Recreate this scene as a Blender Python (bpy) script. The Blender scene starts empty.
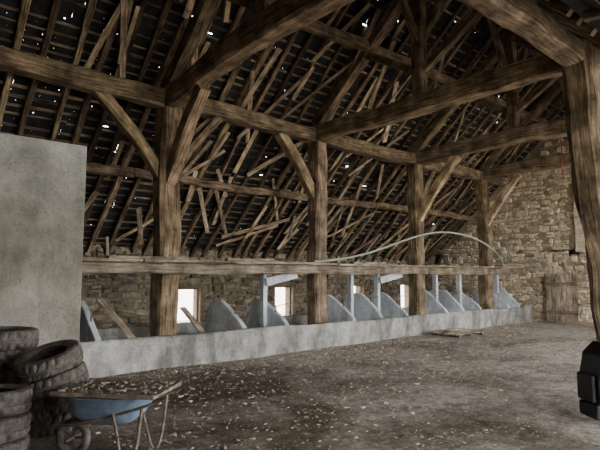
import bpy, bmesh, math, random
from mathutils import Vector, Matrix, noise
R = random.Random(7)
V = Vector
# ---------------------------------------------------------------- materials
def newmat(name):
    m = bpy.data.materials.new(name); m.use_nodes = True
    nt = m.node_tree; b = nt.nodes["Principled BSDF"]
    b.inputs["Roughness"].default_value = .85
    b.inputs["Specular IOR Level"].default_value = .25
    return m, nt, b
def N(nt, t, **kw):
    n = nt.nodes.new(t)
    for k, v in kw.items():
        if k in n.inputs.keys(): n.inputs[k].default_value = v
        else: setattr(n, k, v)
    return n
def ramp(nt, stops):
    r = nt.nodes.new("ShaderNodeValToRGB"); e = r.color_ramp.elements
    while len(e) < len(stops): e.new(.5)
    for el, (p, c) in zip(e, stops):
        el.position = p; el.color = (c[0], c[1], c[2], 1)
    return r
def mixc(nt, a, b, f, mode='MIX'):
    m = nt.nodes.new("ShaderNodeMix"); m.data_type = 'RGBA'; m.blend_type = mode
    for s, v in ((m.inputs[0], f), (m.inputs[6], a), (m.inputs[7], b)):
        if hasattr(v, 'links'): nt.links.new(v, s)
        else: s.default_value = v if isinstance(v, (int, float)) else (v[0], v[1], v[2], 1)
    return m.outputs[2]
def bump(nt, b, h, s=.5, d=.02):
    n = nt.nodes.new("ShaderNodeBump"); n.inputs["Strength"].default_value = s
    n.inputs["Distance"].default_value = d
    nt.links.new(h, n.inputs["Height"]); nt.links.new(n.outputs[0], b.inputs["Normal"])
def wood(name, dark, mid, light, bs=.6):
    m, nt, b = newmat(name); L = nt.links.new
    uv = N(nt, "ShaderNodeUVMap"); uv.uv_map = "UVMap"
    mp = N(nt, "ShaderNodeMapping"); mp.inputs["Scale"].default_value = (16, .8, 1)
    L(uv.outputs[0], mp.inputs[0])
    n1 = N(nt, "ShaderNodeTexNoise", Scale=2.2, Detail=8, Roughness=.7, Distortion=.3); L(mp.outputs[0], n1.inputs[0])
    r1 = ramp(nt, [(.36, dark), (.5, mid), (.68, light)]); L(n1.outputs[0], r1.inputs[0])
    n2 = N(nt, "ShaderNodeTexNoise", Scale=2.5, Detail=6, Roughness=.6); L(uv.outputs[0], n2.inputs[0])
    r2 = ramp(nt, [(.32, (.32, .31, .3)), (.5, (.85, .84, .83)), (.68, (1.5, 1.5, 1.5))]); L(n2.outputs[0], r2.inputs[0])
    c = mixc(nt, r1.outputs[0], r2.outputs[0], 1.0, 'MULTIPLY')
    at = N(nt, "ShaderNodeAttribute"); at.attribute_name = "tint"
    c = mixc(nt, c, at.outputs[0], 1.0, 'MULTIPLY')
    L(c, b.inputs["Base Color"])
    bump(nt, b, n1.outputs[0], bs, .03)
    return m
M_oak = wood("old_oak", (.04, .027, .017), (.172, .127, .082), (.33, .26, .182))
M_raft = wood("rafter_wood", (.035, .024, .015), (.15, .11, .071), (.31, .242, .168))
M_bat = wood("batten_wood", (.08, .058, .038), (.26, .2, .136), (.48, .39, .285))
M_pale = wood("pale_plank", (.10, .08, .06), (.265, .222, .17), (.43, .37, .295))
def concrete(name, a, c_, sc=3., stain=(.55, .5, .44), low=False):
    m, nt, b = newmat(name); L = nt.links.new
    tc = N(nt, "ShaderNodeTexCoord")
    n1 = N(nt, "ShaderNodeTexNoise", Scale=sc, Detail=12, Roughness=.78); L(tc.outputs["Object"], n1.inputs[0])
    r = ramp(nt, [(.33, a), (.66, c_)]); L(n1.outputs[0], r.inputs[0])
    mp = N(nt, "ShaderNodeMapping"); mp.inputs["Scale"].default_value = (1.6, 1.6, .5)
    L(tc.outputs["Object"], mp.inputs[0])
    n2 = N(nt, "ShaderNodeTexNoise", Scale=1.5, Detail=7, Roughness=.65); L(mp.outputs[0], n2.inputs[0])
    r2 = ramp(nt, [(.38, stain), (.6, (1, 1, 1))]); L(n2.outputs[0], r2.inputs[0])
    c = mixc(nt, r.outputs[0], r2.outputs[0], .95, 'MULTIPLY')
    n4 = N(nt, "ShaderNodeTexNoise", Scale=40, Detail=3); L(tc.outputs["Object"], n4.inputs[0])
    r4 = ramp(nt, [(.33, (.55, .53, .5)), (.42, (1, 1, 1))]); L(n4.outputs[0], r4.inputs[0])
    c = mixc(nt, c, r4.outputs[0], .7, 'MULTIPLY')
    if low:   # brownish tone, darker towards the bottom, edge broken by noise
        sep = N(nt, "ShaderNodeSeparateXYZ"); L(tc.outputs["Object"], sep.inputs[0])
        ns = N(nt, "ShaderNodeMath", operation='MULTIPLY_ADD'); L(n2.outputs[0], ns.inputs[0]); ns.inputs[1].default_value = -3.2; L(sep.outputs[2], ns.inputs[2])
        mr = N(nt, "ShaderNodeMapRange"); mr.inputs[1].default_value = -1.1; mr.inputs[2].default_value = .6; L(ns.outputs[0], mr.inputs[0])
        r6 = ramp(nt, [(0, (.62, .58, .5)), (1, (1, 1, 1))]); L(mr.outputs[0], r6.inputs[0])
        c = mixc(nt, c, r6.outputs[0], .9, 'MULTIPLY')
    L(c, b.inputs["Base Color"])
    n3 = N(nt, "ShaderNodeTexNoise", Scale=25, Detail=6); L(tc.outputs["Object"], n3.inputs[0])
    bump(nt, b, n3.outputs[0], .45, .02)
    return m
M_slab = concrete("slab_concrete", (.22, .225, .22), (.46, .47, .45), 2.2, (.55, .54, .49), True)
M_trough = concrete("trough_concrete", (.19, .19, .18), (.5, .5, .49), 3.5, (.4, .38, .34))
M_cheek = concrete("cheek_concrete", (.44, .48, .51), (.72, .77, .82), 4, (.62, .62, .62))
def stone(name, cols, mort=False):
    m, nt, b = newmat(name); L = nt.links.new
    at = N(nt, "ShaderNodeAttribute"); at.attribute_name = "tint"
    tc = N(nt, "ShaderNodeTexCoord")
    n1 = N(nt, "ShaderNodeTexNoise", Scale=9, Detail=8, Roughness=.7); L(tc.outputs["Object"], n1.inputs[0])
    r = ramp(nt, [(.3, cols[0]), (.5, cols[1]), (.75, cols[2])]); L(n1.outputs[0], r.inputs[0])
    L(mixc(nt, r.outputs[0], at.outputs[0], 1., 'MULTIPLY'), b.inputs["Base Color"])
    bump(nt, b, n1.outputs[0], .8, .05)
    return m
M_stone = stone("rubble_stone", [(.3, .25, .19), (.51, .445, .355), (.7, .635, .53)])
def ground(name):
    m, nt, b = newmat(name); L = nt.links.new
    tc = N(nt, "ShaderNodeTexCoord")
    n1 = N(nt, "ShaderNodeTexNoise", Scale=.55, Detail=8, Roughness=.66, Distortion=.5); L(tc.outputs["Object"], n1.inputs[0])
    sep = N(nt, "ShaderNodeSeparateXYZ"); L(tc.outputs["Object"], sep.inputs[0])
    mr = N(nt, "ShaderNodeMapRange"); mr.inputs[1].default_value = 3.; mr.inputs[2].default_value = 7.5; mr.inputs[3].default_value = -.1; mr.inputs[4].default_value = .12  # worn dirt paler along X, with daylight brightening painted in as well
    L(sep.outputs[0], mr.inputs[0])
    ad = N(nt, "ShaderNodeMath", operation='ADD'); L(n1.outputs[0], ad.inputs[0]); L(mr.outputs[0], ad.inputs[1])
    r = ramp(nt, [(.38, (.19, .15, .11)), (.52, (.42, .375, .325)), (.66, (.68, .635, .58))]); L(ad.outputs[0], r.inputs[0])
    n2 = N(nt, "ShaderNodeTexNoise", Scale=22, Detail=9, Roughness=.8); L(tc.outputs["Object"], n2.inputs[0])
    r2 = ramp(nt, [(.32, (.35, .32, .28)), (.5, (.85, .84, .82)), (.68, (1.5, 1.47, 1.42))]); L(n2.outputs[0], r2.inputs[0])
    c = mixc(nt, r.outputs[0], r2.outputs[0], 1., 'MULTIPLY')
    n5 = N(nt, "ShaderNodeTexNoise", Scale=5, Detail=7, Roughness=.75); L(tc.outputs["Object"], n5.inputs[0])
    r5 = ramp(nt, [(.38, (.5, .47, .44)), (.58, (1.2, 1.2, 1.2))]); L(n5.outputs[0], r5.inputs[0])
    c = mixc(nt, c, r5.outputs[0], .8, 'MULTIPLY')
    v = N(nt, "ShaderNodeTexVoronoi", Scale=30); L(tc.outputs["Object"], v.inputs[0])
    r3 = ramp(nt, [(.1, (1.5, 1.5, 1.5)), (.3, (.85, .85, .85))]); L(v.outputs[0], r3.inputs[0])
    c = mixc(nt, c, r3.outputs[0], .7, 'MULTIPLY')
    L(c, b.inputs["Base Color"]); b.inputs["Roughness"].default_value = .95
    bump(nt, b, n2.outputs[0], 1., .08)
    return m
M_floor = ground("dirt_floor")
def plain(name, col, rough=.7, var=.35, sc=8, metal=0.):
    m, nt, b = newmat(name); L = nt.links.new
    tc = N(nt, "ShaderNodeTexCoord")
    n1 = N(nt, "ShaderNodeTexNoise", Scale=sc, Detail=7, Roughness=.7); L(tc.outputs["Object"], n1.inputs[0])
    lo = [x * (1 - var) for x in col]; hi = [min(1, x * (1 + var)) for x in col]
    r = ramp(nt, [(.35, lo), (.65, hi)]); L(n1.outputs[0], r.inputs[0])
    L(r.outputs[0], b.inputs["Base Color"]); b.inputs["Roughness"].default_value = rough
    b.inputs["Metallic"].default_value = metal
    bump(nt, b, n1.outputs[0], .3, .01)
    return m
M_slate = plain("roof_slate", (.016, .017, .02), .8, .6, 3)
M_rubber = plain("dusty_rubber", (.085, .076, .066), .8, .6, 14)
M_blue = plain("blue_paint", (.16, .22, .3), .45, .3, 6)
M_rust = plain("rusty_steel", (.15, .12, .095), .8, .6, 12)
M_dust = plain("dust_debris", (.24, .215, .18), .95, .5, 20)
M_hose = plain("hose_plastic", (.3, .36, .3), .4, .15, 4)
M_red = plain("red_twine", (.35, .07, .05), .8, .2, 4)
M_black = plain("black_paint", (.022, .022, .024), .5, .4, 5)
M_pebble = stone("pebble", [(.28, .25, .205), (.42, .38, .32), (.58, .53, .46)])
M_grass = plain("outside_grass", (.5, .49, .42), .9, .3, 2)
# ---------------------------------------------------------------- mesh helpers
class B:
    def __init__(s):
        s.bm = bmesh.new(); s.uv = s.bm.loops.layers.uv.new("UVMap")
        s.t = s.bm.loops.layers.float_color.new("tint"); s.mi = 0
    def face(s, vs, uvs=None, t=(1, 1, 1, 1), smooth=False):
        try: f = s.bm.faces.new(vs)
        except ValueError: return
        f.material_index = s.mi; f.smooth = smooth
        for i, l in enumerate(f.loops):
            l[s.t] = t
            if uvs: l[s.uv].uv = uvs[i]
    def finish(s, name, mats, parent=None, recalc=True, bev=0):
        if recalc: bmesh.ops.recalc_face_normals(s.bm, faces=s.bm.faces)
        me = bpy.data.meshes.new(name); s.bm.to_mesh(me); s.bm.free()
        for m in (mats if isinstance(mats, (list, tuple)) else [mats]): me.materials.append(m)
        o = bpy.data.objects.new(name, me); bpy.context.scene.collection.objects.link(o)
        if parent: o.parent = parent
        if bev:
            md = o.modifiers.new("bevel", 'BEVEL'); md.width = bev; md.segments = 2; md.limit_method = 'ANGLE'
        return o
    def beam(s, p0, p1, w, h, seg=.4, rough=.012, ch=.12, up=V((0, 0, 1)), tint=None, bow=0., taper=1.):
        p0 = V(p0); p1 = V(p1); d = p1 - p0; Ln = d.length; d.normalize()
        if abs(d.dot(up)) > .97: up = V((0, 1, 0))
        sx = d.cross(up).normalized(); sy = sx.cross(d).normalized()
        n = max(1, int(Ln / seg)); so = R.uniform(0, 100); uo = R.uniform(0, 20)
        if tint is None: tint = R.uniform(.65, 1.25)
        t = (tint, tint * R.uniform(.95, 1.02), tint * R.uniform(.9, 1.06), 1)
        c = ch * min(w, h)
        prof = [(-w/2+c, -h/2), (w/2-c, -h/2), (w/2, -h/2+c), (w/2, h/2-c), (w/2-c, h/2), (-w/2+c, h/2), (-w/2, h/2-c), (-w/2, -h/2+c)]
        us = [0]
        for i in range(8):
            a = prof[i]; b_ = prof[(i+1) % 8]; us.append(us[-1] + math.hypot(a[0]-b_[0], a[1]-b_[1]))
        loops = []
        for k in range(n+1):
            f = k / n; c0 = p0 + d*Ln*f
            wob = noise.noise_vector(V((so, f*Ln*.6, 1))) * rough * 1.5
            c0 = c0 + sx*wob.x + sy*(wob.y + bow*math.sin(math.pi*f))
            sc = 1 + (taper-1)*f
            row = []
            for i, (a, b_) in enumerate(prof):
                q = noise.noise_vector(V((so+i*3.1, f*Ln*1.7, 5))) * rough
                row.append(s.bm.verts.new(c0 + sx*(a*sc+q.x) + sy*(b_*sc+q.y)))
            loops.append(row)
        for k in range(n):
            for i in range(8):
                j = (i+1) % 8; v0 = k/n*Ln+uo; v1 = (k+1)/n*Ln+uo
                s.face([loops[k][i], loops[k][j], loops[k+1][j], loops[k+1][i]],
                       [(us[i]+uo, v0), (us[i+1]+uo, v0), (us[i+1]+uo, v1), (us[i]+uo, v1)], t)
        for row in (loops[0], loops[-1]):
            s.face(row, [(uo+a, uo+b_*.1) for a, b_ in prof], t)
    def box(s, c, size, rot=None, t=(1, 1, 1, 1), jit=0.):
        c = V(c); vs = []
        for dx in (-.5, .5):
            for dy in (-.5, .5):
                for dz in (-.5, .5):
                    p = V((dx*size[0], dy*size[1], dz*size[2]))
                    if jit: p += V((R.uniform(-jit, jit), R.uniform(-jit, jit), R.uniform(-jit, jit)))
                    if rot: p = rot @ p
                    vs.append(s.bm.verts.new(c+p))
        for f in ((0,1,3,2), (4,6,7,5), (0,4,5,1), (2,3,7,6), (0,2,6,4), (1,5,7,3)):
            s.face([vs[i] for i in f], [(vs[i].co.x+vs[i].co.y, vs[i].co.z) for i in f], t)
    def prism(s, pts, off, t=(1, 1, 1, 1)):
        a = [s.bm.verts.new(V(p)) for p in pts]; b_ = [s.bm.verts.new(V(p)+V(off)) for p in pts]
        n = len(pts); s.face(a, None, t); s.face(b_[::-1], None, t)
        for i in range(n): s.face([a[i], a[(i+1) % n], b_[(i+1) % n], b_[i]], None, t)
# ---------------------------------------------------------------- key dims
Y0 = 9.05; YN = 3.0; YR = 6.02; YB = 12.6; XG = 18.5; XL = -3.5; SL = .9
PX = [.6, 4.55, 8.5, 12.4, 16.2]
ZT = 4.95            # tie centre
def zr(y): return 5.5 + SL*(Y0-y) if y >= YR else 5.5 + SL*(Y0-YR) - SL*(YR-y)
YE = 2.2; YW = -3.2
# ---------------------------------------------------------------- floor
b = B(); nx, ny = 130, 120; x0, x1, y0, y1 = -6, 24, -9, 17
g = []
for i in range(nx+1):
    row = []
    for j in range(ny+1):
        x = x0+(x1-x0)*i/nx; y = y0+(y1-y0)*j/ny
        z = noise.noise(V((x*.5, y*.5, 0)))*.04 + noise.noise(V((x*1.8, y*1.8, 3)))*.018
        row.append(b.bm.verts.new((x, y, z-.02)))
    g.append(row)
for i in range(nx):
    for j in range(ny): b.face([g[i][j], g[i+1][j], g[i+1][j+1], g[i][j+1]], smooth=True)
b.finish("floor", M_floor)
b = B()
v = [b.bm.verts.new(p) for p in ((-80, -80, -.12), (80, -80, -.12), (80, 80, -.12), (-80, 80, -.12))]
b.face(v); b.finish("ground", M_grass)
# rubble and straw
b = B()
for k in range(12000):
    x = R.uniform(2, 18); y = R.uniform(2.4, 8.55)
    if R.random() < .35: y = 8.6 - abs(R.gauss(0, .6))
    s_ = R.uniform(.003, .008) * (2.4 if R.random() < .04 else 1)
    tt = R.uniform(.6, 1.3)
    rot = Matrix.Rotation(R.uniform(0, 6), 3, V((R.random()*.3, R.random()*.3, 1)).normalized())
    b.box((x, y, noise.noise(V((x*.5, y*.5, 0)))*.04-.015+s_*.3), (s_*2, s_*R.uniform(1, 6), s_), rot, (tt, tt*.97, tt*.9, 1), s_*.3)
b.finish("floor_rubble", M_pebble)
# ---------------------------------------------------------------- stone walls
def boxes_holes(b, axis, pos, th, u0, u1, z0, topf, holes, t):
    us = sorted({u0, u1, *[h[0] for h in holes], *[h[1] for h in holes]})
    zs = sorted({z0, *[h[2] for h in holes], *[h[3] for h in holes], topf})
    for ua, ub in zip(us, us[1:]):
        for za, zb in zip(zs, zs[1:]):
            cu = (ua+ub)/2; cz = (za+zb)/2
            if any(h[0] < cu < h[1] and h[2] < cz < h[3] for h in holes): continue
            if axis == 'x': b.box((cu, pos+th/2, cz), (ub-ua, th, zb-za), None, t)
            else: b.box((pos+th/2, cu, cz), (th, ub-ua, zb-za), None, t)
def rubble(b, axis, pos, sgn, u0, u1, z0, z1, holes, lim=None, big=1., tm=1.):
    z = z0; course = 0
    while z < z1:
        h0 = R.uniform(.08, .2)*big; u = u0 + R.uniform(-.2, 0); course += 1
        while u < u1:
            w = R.uniform(.09, .36)*big * (1 if h0 > .12*big else .8)
            parts = [(z, h0)] if R.random() < .7 or h0 < .14*big else [(z, h0*.48), (z+h0*.5, h0*.5)]
            for zz0, h in parts:
                cu = u+w/2; cz = zz0+h/2 + noise.noise(V((cu*.7, course*.35, pos)))*.12*big
                if u > u0-.25 and not any(h_[0]-.02 < u+w and u < h_[1]+.02 and h_[2]-.02 < cz+h/2 and cz-h/2 < h_[3]+.02 for h_ in holes) and (lim is None or cz+h < lim(cu)):
                    tt = tm*R.choice((R.uniform(.45, .8), R.uniform(.75, 1.3), R.uniform(.8, 1.2))); gy = R.random()
                    t = (tt*(1.04-.06*gy), tt, tt*(.86+.16*gy), 1)
                    d = R.uniform(.04, .11)
                    hw, hh = (w-.012)/2, (h-.012)/2*R.uniform(.85, 1.15); cx = .42*min(hw, hh)
                    ring = [(-hw+cx, -hh), (hw-cx, -hh), (hw, -hh+cx), (hw, hh-cx), (hw-cx, hh), (-hw+cx, hh), (-hw, hh-cx), (-hw, -hh+cx)]
                    jr = .028*big; ring = [(a+R.uniform(-jr, jr), c+R.uniform(-jr, jr)*.7) for a, c in ring]
                    ra = R.gauss(0, .09); ring = [(a*math.cos(ra)-c*math.sin(ra), a*math.sin(ra)+c*math.cos(ra)) for a, c in ring]
                    rows = []
                    for dep, sc in ((0, 1.), (d*.55, .98), (d, .72)):
                        row = []
                        for a, c in ring:
                            uu = cu+a*sc; zq = cz+c*sc; dd = pos+sgn*(dep-.03+R.uniform(-.008, .008))
                            row.append(b.bm.verts.new((uu, dd, zq) if axis == 'x' else (dd, uu, zq)))
                        rows.append(row)
                    for r0, r1 in zip(rows, rows[1:]):
                        for i in range(8): b.face([r0[i], r0[(i+1) % 8], r1[(i+1) % 8], r1[i]], None, t)
                    b.face(rows[-1], None, t)
            u += w
        z += h0
WX = [3.9, 7.08, 10.42, 13.75, 16.6]
bh = [(x-.36, x+.36, .3, 1.25) for x in WX]
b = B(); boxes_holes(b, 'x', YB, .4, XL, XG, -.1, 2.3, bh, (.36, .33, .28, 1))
rubble(b, 'x', YB, -1, XL, XG, 0, 2.3, bh, big=1.1, tm=.48)  # low tint paints the shade of the back wall into its stones
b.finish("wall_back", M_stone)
for i, x in enumerate(WX):
    b = B()
    for p0, p1 in (((x-.36, YB+.15, .3), (x-.36, YB+.15, 1.25)), ((x+.36, YB+.15, .3), (x+.36, YB+.15, 1.25)), ((x-.38, YB+.15, .3), (x+.38, YB+.15, .3)), ((x-.38, YB+.15, 1.24), (x+.38, YB+.15, 1.24))):
        b.beam(p0, p1, .06, .06, rough=.003)
    b.finish("window_%d" % (i+1), M_oak)
gh = [(6.98, 7.16, 2.05, 2.3)]
b = B(); boxes_holes(b, 'y', XG, .55, YE, YB+.4, -.1, 2.45, gh, (.8, .75, .65, 1))
b.prism([(XG, YE, 2.45), (XG, YB+.4, 2.0), (XG, YB, 2.4), (XG, YR, zr(YR)-.1), (XG, YE, zr(YE)-.1)], (.55, 0, 0), (.8, .75, .65, 1))
qz = [(6.35, 7.0, 2.35, 4.6)]
rubble(b, 'y', XG, -1, YE, YB, 0, 8., gh+qz, lambda y: zr(y)-.15, tm=1.35)  # raised tint, lit look of the gable painted into the stone
z = 2.35; k = 0
while z < 4.5:
    h = R.uniform(.25, .36); w = .62 if k % 2 else .48
    b.box((XG-.04, 6.98-w/2, z+h/2), (.14, w-.02, h-.02), None, (1.45, 1.4, 1.3, 1), .012); z += h; k += 1
b.finish("wall_right", M_stone)
b = B(); b.box((XL-.25, (YB+YW)/2, 1.2), (.5, YB-YW, 2.6), None, (.55, .52, .48, 1))
b.prism([(XL, YW, 2.5), (XL, YB, 2.4), (XL, YR, zr(YR)-.1), (XL, YE, zr(YE)-.1), (XL, YW, 4.4)], (-.5, 0, 0), (.55, .52, .48, 1))
rubble(b, 'y', XL, 1, YE, YB, 0, 8., [], lambda y: zr(y)-.15, big=1.4)
b.finish("wall_left", M_stone)
# unseen near wall added to restrict daylight, wide opening lets it in
b = B(); boxes_holes(b, 'x', YW-.5, .5, XL, XG, -.1, 4.28, [(2., 17.6, -.1, 4.0)], (.6, .57, .52, 1))
b.finish("near_light_baffle", M_stone)
b = B(); b.prism([(XL-.3, YE+.1, 4.74), (XG+.4, YE+.1, 4.74), (XG+.4, YW-.7, 4.46), (XL-.3, YW-.7, 4.46)], (0, 0, .03))
b.finish("ceiling_light_baffle", M_slate)  # lean-to cover added to cut down daylight on the near side
b = B()
x = XL+.3
while x < XG-.2:
    b.beam((x, YE+.0, 4.64), (x, YW-.1, 4.38), .1, .12, rough=.015); x += .8
b.finish("light_baffle_rafters", M_raft)  # rafters of the added lean-to that limits daylight
# ---------------------------------------------------------------- roof cover (slates)
b = B()
nrm = {1: V((0, SL, 1)).normalized(), -1: V((0, -SL, 1)).normalized()}
for side in (1, -1):
    dirv = V((0, side, -SL)).normalized()
    length = ((YB+.6-YR) if side == 1 else (YR-YE)) * math.sqrt(1+SL*SL)
    s_ = 0; row = 0
    base = V((0, YR, zr(YR)))
    while s_ < length:
        x = XL-.3 + (row % 2)*.12
        while x < XG+.4:
            w = R.uniform(.19, .27); p = R.random()
            if p > .0035:
                loose = p < .11
                c = base + dirv*(s_+.2+(R.uniform(0, .14) if loose else 0)) + V((x+w/2, 0, 0)) + nrm[side]*R.uniform(.0, .012)
                m = Matrix((V((1, 0, 0)), dirv, V((1, 0, 0)).cross(dirv))).transposed()
                m = m @ Matrix.Rotation(math.radians(R.gauss(0, 8 if loose else 1.6)), 3, 'Z') @ Matrix.Rotation(math.radians(R.uniform(2.0, 5)), 3, 'X').inverted()
                b.box(c, (w-.004, .35, .012), m)
            x += w
        s_ += .19; row += 1
b.finish("ceiling", M_slate)
# rafters
b = B()
def onroof(x, y, off): 
    sd = 1 if y >= YR else -1
    return V((x, y, zr(y))) - nrm[sd]*off
x = XL+.2
while x < XG-.1:
    b.beam(onroof(x, YR-.02, .13), onroof(x+R.uniform(-.12, .12), YB+.2, .13), .10*R.uniform(.8, 1.25), .11, seg=.6, rough=.025, tint=R.uniform(.35, 2.), bow=R.uniform(-.03, .03))
    b.beam(onroof(x, YR-.05, .13), onroof(x+R.uniform(-.1, .1), YE+.05, .13), .10*R.uniform(.8, 1.2), .11, seg=.6, rough=.02, tint=R.uniform(.6, 1.6))
    x += R.uniform(.36, .52)
b.finish("roof_rafters", M_raft)
b = B()
for side in (1, -1):
    dirv = V((0, side, -SL)).normalized(); length = ((YB+.3-YR) if side == 1 else (YR-YE)) * math.sqrt(1+SL*SL)
    s_ = .1
    while s_ < length-.05:
        x = XL
        while x < XG:
            w = R.uniform(1.2, 3.2)
            if R.random() > .08:
                p = V((x, YR, zr(YR))) + dirv*(s_+R.uniform(-.02, .02)) - nrm[side]*.045
                q = V((min(x+w, XG), YR, zr(YR))) + dirv*(s_+R.uniform(-.03, .03)) - nrm[side]*.045
                b.beam(p, q, .036*R.uniform(.8, 1.5), .025, seg=1.2, rough=.006, up=nrm[side], tint=R.uniform(.2, 1.0))
            x += w
        s_ += R.uniform(.17, .22)
for k in range(90):
    x = R.uniform(3, 18); y = R.uniform(6.6, 11.8); L_ = R.uniform(.8, 2.4); a = R.gauss(0, .35)
    p = onroof(x, y, .21); q = onroof(x+L_*math.sin(a), min(y+L_*math.cos(a)*.7, 12.3), .21+R.uniform(0, .12))
    b.beam(p, q, .09*R.uniform(.7, 1.4), .025, seg=.8, rough=.01, up=nrm[1], tint=R.uniform(.7, 2.))
b.finish("roof_battens", M_bat)
# purlins
for (y, off, w, h) in ((7.55, .3, .2, .22), (10.75, .27, .16, .18), (4.5, .3, .2, .22), (YR, .32, .2, .22)):
    b = B()
    for a, c in zip([XL]+PX, PX+[XG]):
        p = onroof(a, y, off); q = onroof(c, y, off)
        if y == YR: p.y = q.y = YR; p.z = q.z = zr(YR)-.3
        b.beam(p, q, w*R.uniform(.85, 1.1), h, rough=.03, bow=R.uniform(-.06, .03), tint=R.uniform(.8, 1.3))
    b.finish("ridge_beam" if y == YR else "roof_purlin", M_oak)
# plates
for y in (Y0, YN):
    b = B()
    for a, c in zip([XL]+PX, PX+[XG]):
        b.beam((a, y, ZT+R.uniform(-.03, .03)), (c, y, ZT+R.uniform(-.03, .03)), .32, .34*R.uniform(.9, 1.1), seg=.3, rough=.035, bow=R.uniform(-.06, .04), tint=R.uniform(.9, 1.25))
    b.finish("wall_plate_beam", M_oak)
# posts, ties, principals, king posts
for i, x in enumerate(PX):
    w = [.4, .42, .38, .38, .38][i]
    b = B(); b.beam((x, Y0, -.1), (x+.02, Y0, ZT-.12), w, w, seg=.18, rough=.045, tint=1.2, ch=.14, taper=.95)
    b.finish("timber_post", M_oak)
    b = B()
    if i == 2: b.beam((x+.32, YN-.2, -.1), (x-.16, YN, ZT+.3), .42, .42, seg=.2, rough=.045, tint=1.05, ch=.16)
    elif i != 1 and i != 0: b.beam((x, YN, -.1), (x, YN, ZT-.1), .38, .38, seg=.25, rough=.03, tint=.9)
    if i > 1: b.finish("timber_post", M_oak)
    else: b.bm.free()
    rise = .32 if i == 1 else 0
    b = B(); b.beam((x, Y0+.25, ZT+.02), (x, YN-.25, ZT+.02+rise), .33, .4 if i == 1 else .37, seg=.3, rough=.045, tint=1.3, bow=.12 if i == 1 else .07)
    b.finish("tie_beam", M_oak)
    b = B()
    b.beam((x, Y0+.1, ZT+.15), (x, YR+.1, zr(YR)-.62), .22, .26, rough=.03, up=V((1, 0, 0)), tint=1.1)
    b.beam((x, YN-.1, ZT+.15), (x, YR-.1, zr(YR)-.62), .22, .26, rough=.03, up=V((1, 0, 0)), tint=1.1)
    b.beam((x, YR, ZT+.15), (x, YR, zr(YR)-.4), .24, .24, rough=.02, tint=1.)
    b.beam((x, YR+.1, ZT+.75), (x, YR+1.35, zr(YR+1.35)-.55), .15, .16, rough=.02, tint=1.1)
    b.beam((x, YR-.1, ZT+.75), (x, YR-1.35, zr(YR+1.35)-.55), .15, .16, rough=.02, tint=1.1)
    for sg in (-1, 1):
        b.beam((x+sg*.08, YR, ZT+1.35), (x+sg*1.0, YR, zr(YR)-.4), .12, .15, rough=.015, tint=1.1)
    b.finish("roof_truss", M_oak)
# braces
def brace(p0, p1, w=.2, tint=1.2, name="timber_brace", bow=.05):
    b = B(); b.beam(p0, p1, w*.8, w, seg=.2, rough=.025, tint=tint, bow=bow); b.finish(name, M_oak)
brace((PX[1]-.12, Y0, 3.45), (PX[1]-1.35, Y0, 4.85), .22, 1.5)
brace((PX[1]+.12, Y0, 3.5), (PX[1]+1.15, Y0, 4.85), .17, 1.)
brace((PX[1], Y0-.12, 3.35), (PX[1], Y0-1.35, 4.85), .27, 1.6)
brace((PX[2]-.1, Y0, 3.5), (PX[2]-1.15, Y0, 4.85), .24, 1.6)
brace((PX[3], Y0-.12, 3.2), (PX[3], Y0-1.4, 4.85), .22, 2.6)  # this and the next brace: light-facing brightness painted in by the tint
brace((PX[4], Y0-.12, 3.3), (PX[4], Y0-1.3, 4.85), .22, 2.6)
brace((PX[3]+.1, Y0, 3.5), (PX[3]+1.0, Y0, 4.85), .16, 1.)
# ---------------------------------------------------------------- trough
T0, T1, TY, TB = 1.2, 18.3, 8.5, 9.95
def strip(b, prof, xa, xb, n, jit):
    rows = []
    for k in range(n+1):
        x = xa+(xb-xa)*k/n
        rows.append([b.bm.verts.new((x, y+noise.noise(V((x*.8, y*5, z*3)))*jit, z+noise.noise(V((x*.9, y*5, z*3+9)))*jit)) for y, z in prof])
    m = len(prof)
    for r0, r1 in zip(rows, rows[1:]):
        for i in range(m): b.face([r0[i], r0[(i+1) % m], r1[(i+1) % m], r1[i]])
    b.face(rows[0]); b.face(rows[-1])
b = B()
strip(b, [(TY, -.1), (TY-.05, .5), (TY-.03, .53), (TY+.08, .53), (TY+.14, .25), (TB-.1, .2), (TB-.08, .6), (TB+.04, .6), (TB+.06, -.1)], T0, T1, 70, .05)
b.finish("feeding_trough", M_trough)
cheek = [6.1, 7.2, 9.3, 10.3, 11.35, 13.2, 14.1, 15.1, 16.9, 17.6]
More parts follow.
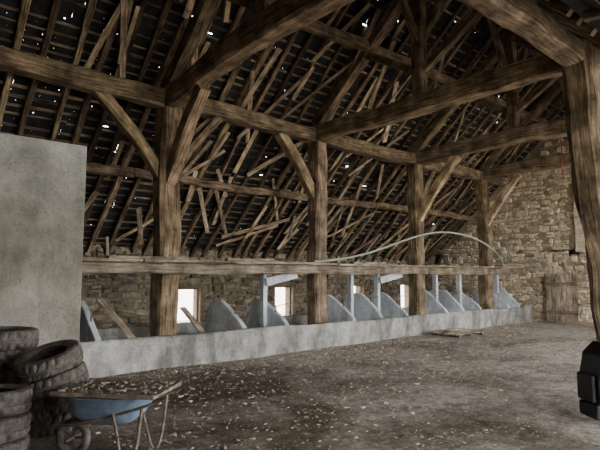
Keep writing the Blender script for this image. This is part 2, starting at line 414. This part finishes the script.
for ci, x in enumerate([3.2]+cheek):
    td = bpy.data.objects.new("trough_divider", None); bpy.context.scene.collection.objects.link(td)
    b = B(); hj = R.uniform(-.06, .1); ww = R.uniform(.3, .55); kf = R.uniform(.45, .75); pw = R.uniform(.75, 1.05)
    rows = []
    for j in range(12):
        f = j/11; y = TY+.1+(TB-.15-TY)*f
        u_ = min(1, f/kf); u_ = u_**pw; u_ = u_ - .1*max(0, u_-.75)
        top = .56 + (.57+hj)*u_ + .015*noise.noise(V((x, f*6, 0)))
        if f > .8: top -= .9*(f-.8)**2*3
        rows.append([(x+.05, y, .15), (x+.05, y, top), (x-.05, y, top), (x-.11, y, .15+(top-.15)*.5), (x-.11-ww*(.35+.65*(1-f)), y, .22)])
    rv = [[b.bm.verts.new(p) for p in r] for r in rows]
    for r0, r1 in zip(rv, rv[1:]):
        for i in range(5): b.face([r0[i], r0[(i+1) % 5], r1[(i+1) % 5], r1[i]])
    b.face(rv[0]); b.face(rv[-1])
    b.finish("cheek", M_cheek, td, bev=.015)
    b = B()
    b.beam((x, TY+.45, .5), (x+R.uniform(-.03, .03), TY+.47, 1.0+hj), .022, .022, rough=.002)
    b.beam((x, TY+.45, .98+hj), (x+.35, TY+.5, 1.02+hj), .018, .018, rough=.002)
    b.beam((x-.07, TY+.8, .7), (x+.07, TY+.8, .7), .06, .06, rough=0)
    b.finish("tether_fitting", M_rust, td)
for x in (7.05, 9.85, 10.9, 13.6, 14.9, 17.3):
    b = B(); b.beam((x, 9.25, .4), (x, 9.25, 1.68), .11, .15, rough=.008, tint=1.)
    if x in (7.05, 10.9): b.beam((x-.05, 9.1, 1.45), (x+.75, 9.0, 1.62), .05, .17, rough=.008, tint=1.)
    b.finish("stall_stanchion", M_cheek)
b = B(); b.beam((3.9, 8.75, .45), (3.55, 9.5, 1.15), .16, .03, tint=1.1)
b.beam((5.3, 8.75, .45), (5.15, 9.4, .95), .14, .03, tint=1.2)
b.finish("loose_plank", M_pale)
b = B()
for a, c in ((1.2, 6.6), (6.6, 12.4), (12.4, 18.35)):
    b.beam((a, 8.74, 1.72), (c, 8.74, 1.72), .18, .2, seg=.3, rough=.025, tint=R.uniform(.75, .95))
x = 1.2
while x < 18.1:
    w = R.uniform(1.6, 3.); b.beam((x, 8.62+R.uniform(-.03, .03), 1.84), (min(x+w, 18.3), 8.62+R.uniform(-.03, .03), 1.84+R.uniform(-.01, .02)), .42, .045, seg=.5, rough=.012, tint=R.uniform(.8, 1.4)); x += w+.02
b.finish("hay_shelf", M_pale)
b = B()
for (x, y, L_, a) in ((3.3, 8.6, 1.5, .1), (5.7, 8.7, 1.1, -.1), (9.2, 8.6, 1.3, .05), (13.3, 8.6, .8, .2)):
    b.beam((x, y, 1.9), (x+L_, y+a, 1.905), .14, .05, tint=1.1)
b.finish("stacked_planks", M_pale)
b = B(); b.beam((3.35, 8.75, 1.88), (3.35, 8.8, 2.25), .05, .03); b.finish("wooden_stake", M_pale)
b = B(); b.beam((8.75, 8.6, 1.88), (8.77, 8.62, 2.05), .05, .05)
b.finish("wooden_stake", M_pale)
# ---------------------------------------------------------------- concrete partition slab
b = B(); b.box((0, 0, 0), (5.88, .16, 3.42)); o = b.finish("concrete_partition", M_slab, bev=.015); o.location = (-.58, 7.06, 1.6)
# ---------------------------------------------------------------- gate
g_ = bpy.data.objects.new("wooden_gate", None); bpy.context.scene.collection.objects.link(g_)
b = B(); 
for k in range(6):
    y = 6.95+k*.17; b.beam((XG-.24, y+.08, .03), (XG-.2, y+.08, 1.66+R.uniform(-.03, .03)), .155, .03, rough=.006, tint=R.uniform(1.2, 1.9), up=V((1, 0, 0)))
b.finish("planks", M_pale, g_)
b = B()
for z in (.35, 1.3): b.beam((XG-.28, 6.93, z), (XG-.27, 7.98, z), .03, .12, rough=.005, tint=.9)
b.finish("ledges", M_pale, g_)
# ---------------------------------------------------------------- curves
def tube(name, pts, r, mat):
    cu = bpy.data.curves.new(name, 'CURVE'); cu.dimensions = '3D'; cu.bevel_depth = r; cu.bevel_resolution = 3
    sp = cu.splines.new('NURBS'); sp.points.add(len(pts)-1); sp.order_u = 4; sp.use_endpoint_u = True
    for p, q in zip(sp.points, pts): p.co = (*q, 1)
    cu.materials.append(mat); o = bpy.data.objects.new(name, cu); bpy.context.scene.collection.objects.link(o); return o
tube("water_hose", [(7.9, 8.5, 1.9), (8.6, 8.4, 1.95), (9.6, 8.35, 2.1), (11.4, 8.35, 2.65), (13., 8.35, 2.9), (15.2, 8.35, 2.65), (16.2, 8.4, 2.1), (16.4, 8.5, 1.88)], .024, M_hose)
tube("red_twine", [(12.4, 4.9, 4.78), (12.41, 4.91, 4.4), (12.38, 4.9, 4.1), (12.42, 4.91, 3.8)], .01, M_red)
# ---------------------------------------------------------------- tyres
def tyre_mesh(b, r=.335, w=.2, n=72, M=None):
    half = [(-.5*w*.8, r*.60), (-.5*w, r*.72), (-.5*w, r*.86), (-.5*w*.88, r*.965), (-.5*w*.6, r), (-.5*w*.12, r), (-.5*w*.1, r*.97)]
    prof = half + [(-a, c) for a, c in half[::-1]] + [(.5*w*.7, r*.6), (.5*w*.78, r*.72), (.5*w*.6, r*.88), (0, r*.92), (-.5*w*.6, r*.88), (-.5*w*.78, r*.72), (-.5*w*.7, r*.6)]
    rows = []
    for k in range(n):
        a = 2*math.pi*k/n; row = []
        for i, (z, q) in enumerate(prof):
            rr = q
            if i in (3, 4, 9, 10) and k % 3 == 0: rr = q-.016
            p = V((rr*math.cos(a), rr*math.sin(a), z))
            row.append(b.bm.verts.new(M @ p if M else p))
        rows.append(row)
    m = len(prof)
    for k in range(n):
        r0 = rows[k]; r1 = rows[(k+1) % n]
        for i in range(m): b.face([r0[i], r0[(i+1) % m], r1[(i+1) % m], r1[i]])
def tyre(loc, rx, ry, rz, r=.335, w=.2):
    b = B(); tyre_mesh(b, r, w); o = b.finish("car_tyre", M_rubber)
    o.location = loc; o.rotation_euler = (math.radians(rx), math.radians(ry), math.radians(rz))
for i in range(5): tyre((1.36+R.uniform(-.03, .03), 6.35+R.uniform(-.03, .03), .11+.205*i), R.uniform(-2, 2), R.uniform(-2, 2), i*17)
for i in range(4): tyre((1.66+[.06, .02, -.01, -.05][i], 5.52+[-.02, 0, .04, .1][i], .17+.195*i), -12-2*i, -3-1*i, i*29, .315, .19)
for i in range(3): tyre((1.03, 5.25+R.uniform(-.03, .03), .11+.205*i), 2, 3, i*31)
# ---------------------------------------------------------------- wheelbarrow
wb = bpy.data.objects.new("wheelbarrow", None); bpy.context.scene.collection.objects.link(wb)
def hull(b, secs, n=20):
    rows = []
    for (z, hx, hy, cx) in secs:
        row = []
        for k in range(n):
            a = 2*math.pi*k/n; c, s_ = math.cos(a), math.sin(a); e = .55
            row.append(b.bm.verts.new((cx+hx*math.copysign(abs(c)**e, c), hy*math.copysign(abs(s_)**e, s_), z)))
        rows.append(row)
    for r0, r1 in zip(rows, rows[1:]):
        for i in range(n): b.face([r0[i], r0[(i+1) % n], r1[(i+1) % n], r1[i]], smooth=True)
    return rows
b = B(); rws = hull(b, [(.31, .10, .08, -.05), (.325, .2, .15, -.05), (.38, .28, .21, -.05), (.46, .32, .25, -.04), (.56, .35, .28, -.03), (.575, .37, .3, -.03), (.565, .35, .28, -.03)]); b.face(rws[0])
b.finish("tray", M_blue, wb)
b = B(); b.box((.02, 0, .6), (.92, .6, .022), None, (1,1,1,1), .006); b.box((.02, -.3, .605), (.92, .02, .035)); b.box((.02, .3, .605), (.92, .02, .035)); b.finish("top_sheet", M_rust, wb)
b = B()
for k in range(160):
    s_ = R.uniform(.005, .018); b.box((R.uniform(-.42, .44), R.uniform(-.26, .26), .615+s_*.2), (s_*R.uniform(1, 3), s_, s_*.6), Matrix.Rotation(R.uniform(0, 6), 3, 'Z'), (1,1,1,1), s_*.2)
b.finish("debris", M_dust, wb)
for nm, pts in (("handle_1", [(-.5, -.14, .3), (-.3, -.22, .3), (.2, -.24, .45), (.5, -.24, .56)]), ("handle_2", [(-.5, .14, .3), (-.3, .22, .3), (.2, .24, .45), (.5, .24, .56)]),
                ("leg_1", [(.1, -.25, .45), (.16, -.26, .25), (.2, -.27, 0), (.3, -.27, 0), (.34, -.26, .3), (.36, -.26, .5)]), ("leg_2", [(.1, .25, .45), (.16, .26, .25), (.2, .27, 0), (.3, .27, 0), (.34, .26, .3), (.36, .26, .5)])):
    o = tube(nm, pts, .013, M_rust); o.parent = wb
b = B(); n = 28; rows = []
for k in range(n):
    a = 2*math.pi*k/n; row = []
    for j in range(10):
        c = 2*math.pi*j/10; row.append(b.bm.verts.new(((.13+.035*math.cos(c))*math.cos(a)-.4, .035*math.sin(c), .165+(.13+.035*math.cos(c))*math.sin(a))))
    rows.append(row)
for k in range(n):
    for j in range(10): b.face([rows[k][j], rows[k][(j+1) % 10], rows[(k+1) % n][(j+1) % 10], rows[(k+1) % n][j]], smooth=True)
for k in range(5):
    a = 2*math.pi*k/5; b.beam((-.4, 0, .165), (-.4+.12*math.cos(a), 0, .165+.12*math.sin(a)), .02, .02, rough=0)
b.beam((-.4, -.12, .165), (-.4, .12, .165), .025, .025, rough=0)
b.finish("wheel", M_rubber, wb)
wb.location = (1.9, 4.62, 0); wb.rotation_euler = (0, 0, math.radians(-50))
# ---------------------------------------------------------------- rotary tiller by the right post
rt = bpy.data.objects.new("rotary_tiller", None); bpy.context.scene.collection.objects.link(rt)
RX = Matrix.Rotation(math.radians(90), 3, 'X')
b = B()
for yy in (-.24, .24):
    b2 = Matrix.Translation((0, yy, .27)) @ RX.to_4x4(); tyre_mesh(b, .27, .13, 48, b2)
    b.box((0, yy, .27), (.26, .03, .26))
b.beam((0, -.26, .27), (0, .26, .27), .04, .04, rough=0)
b.finish("wheels", M_rubber, rt)
b = B()
b.prism([(-.38, -.2, .2), (.3, -.2, .3), (.32, -.2, .6), (.18, -.2, .8), (-.2, -.2, .84), (-.33, -.2, .72), (-.4, -.2, .4)], (0, .4, 0))
b.box((.0, 0, .88), (.34, .24, .09)); b.box((-.05, 0, .28), (.2, .16, .2)); b.box((-.42, 0, .35), (.05, .3, .3))
b.box((-.36, 0, .1), (.12, .34, .16))
b.finish("engine_cover", M_black, rt, bev=.04)
for i, yy in enumerate((-.12, .12)):
    o = tube("handlebar_%d" % (i+1), [(.2, yy*.6, .5), (.5, yy, .7), (.9, yy*1.8, .95), (1.1, yy*2, .97)], .018, M_black); o.parent = rt
b = B()
for k in range(8):
    a = k*math.pi/4
    for yy in (-.15, 0, .15): b.beam((.5, yy, .2), (.5+.2*math.cos(a), yy+.03, .2+.19*math.sin(a)), .03, .012, rough=0)
b.beam((.5, -.2, .2), (.5, .2, .2), .05, .05, rough=0); b.beam((.1, 0, .35), (.5, 0, .22), .08, .1, rough=0)
b.finish("tines", M_rust, rt)
rt.location = (6.7, 2.12, 0); rt.rotation_euler = (0, 0, math.radians(-38))
# pallet fragment by trough
b = B()
for k in range(4): b.beam((11.7, 7.45+k*.22, .1), (13.1, 7.4+k*.22, .11), .12, .025, tint=1.3)
for k in range(3): b.beam((11.85+k*.55, 7.35, .05), (11.85+k*.55, 8.2, .05), .07, .07, tint=.6)
b.finish("broken_pallet", M_pale)
# ---------------------------------------------------------------- world, light, camera
w = bpy.data.worlds.new("World"); bpy.context.scene.world = w; w.use_nodes = True
bg = w.node_tree.nodes["Background"]; bg.inputs[0].default_value = (1, .985, .965, 1); bg.inputs[1].default_value = 15.
cam = bpy.data.cameras.new("camera"); co = bpy.data.objects.new("camera", cam); bpy.context.scene.collection.objects.link(co)
cam.sensor_width = 36; cam.lens = 31.2; cam.clip_start = .05
co.location = (0, 0, 1.6)
th = math.radians(5.5); ang = math.radians(48.7)
f = V((math.cos(ang)*math.cos(th), math.sin(ang)*math.cos(th), math.sin(th)))
co.rotation_euler = f.to_track_quat('-Z', 'Y').to_euler()
bpy.context.scene.camera = co
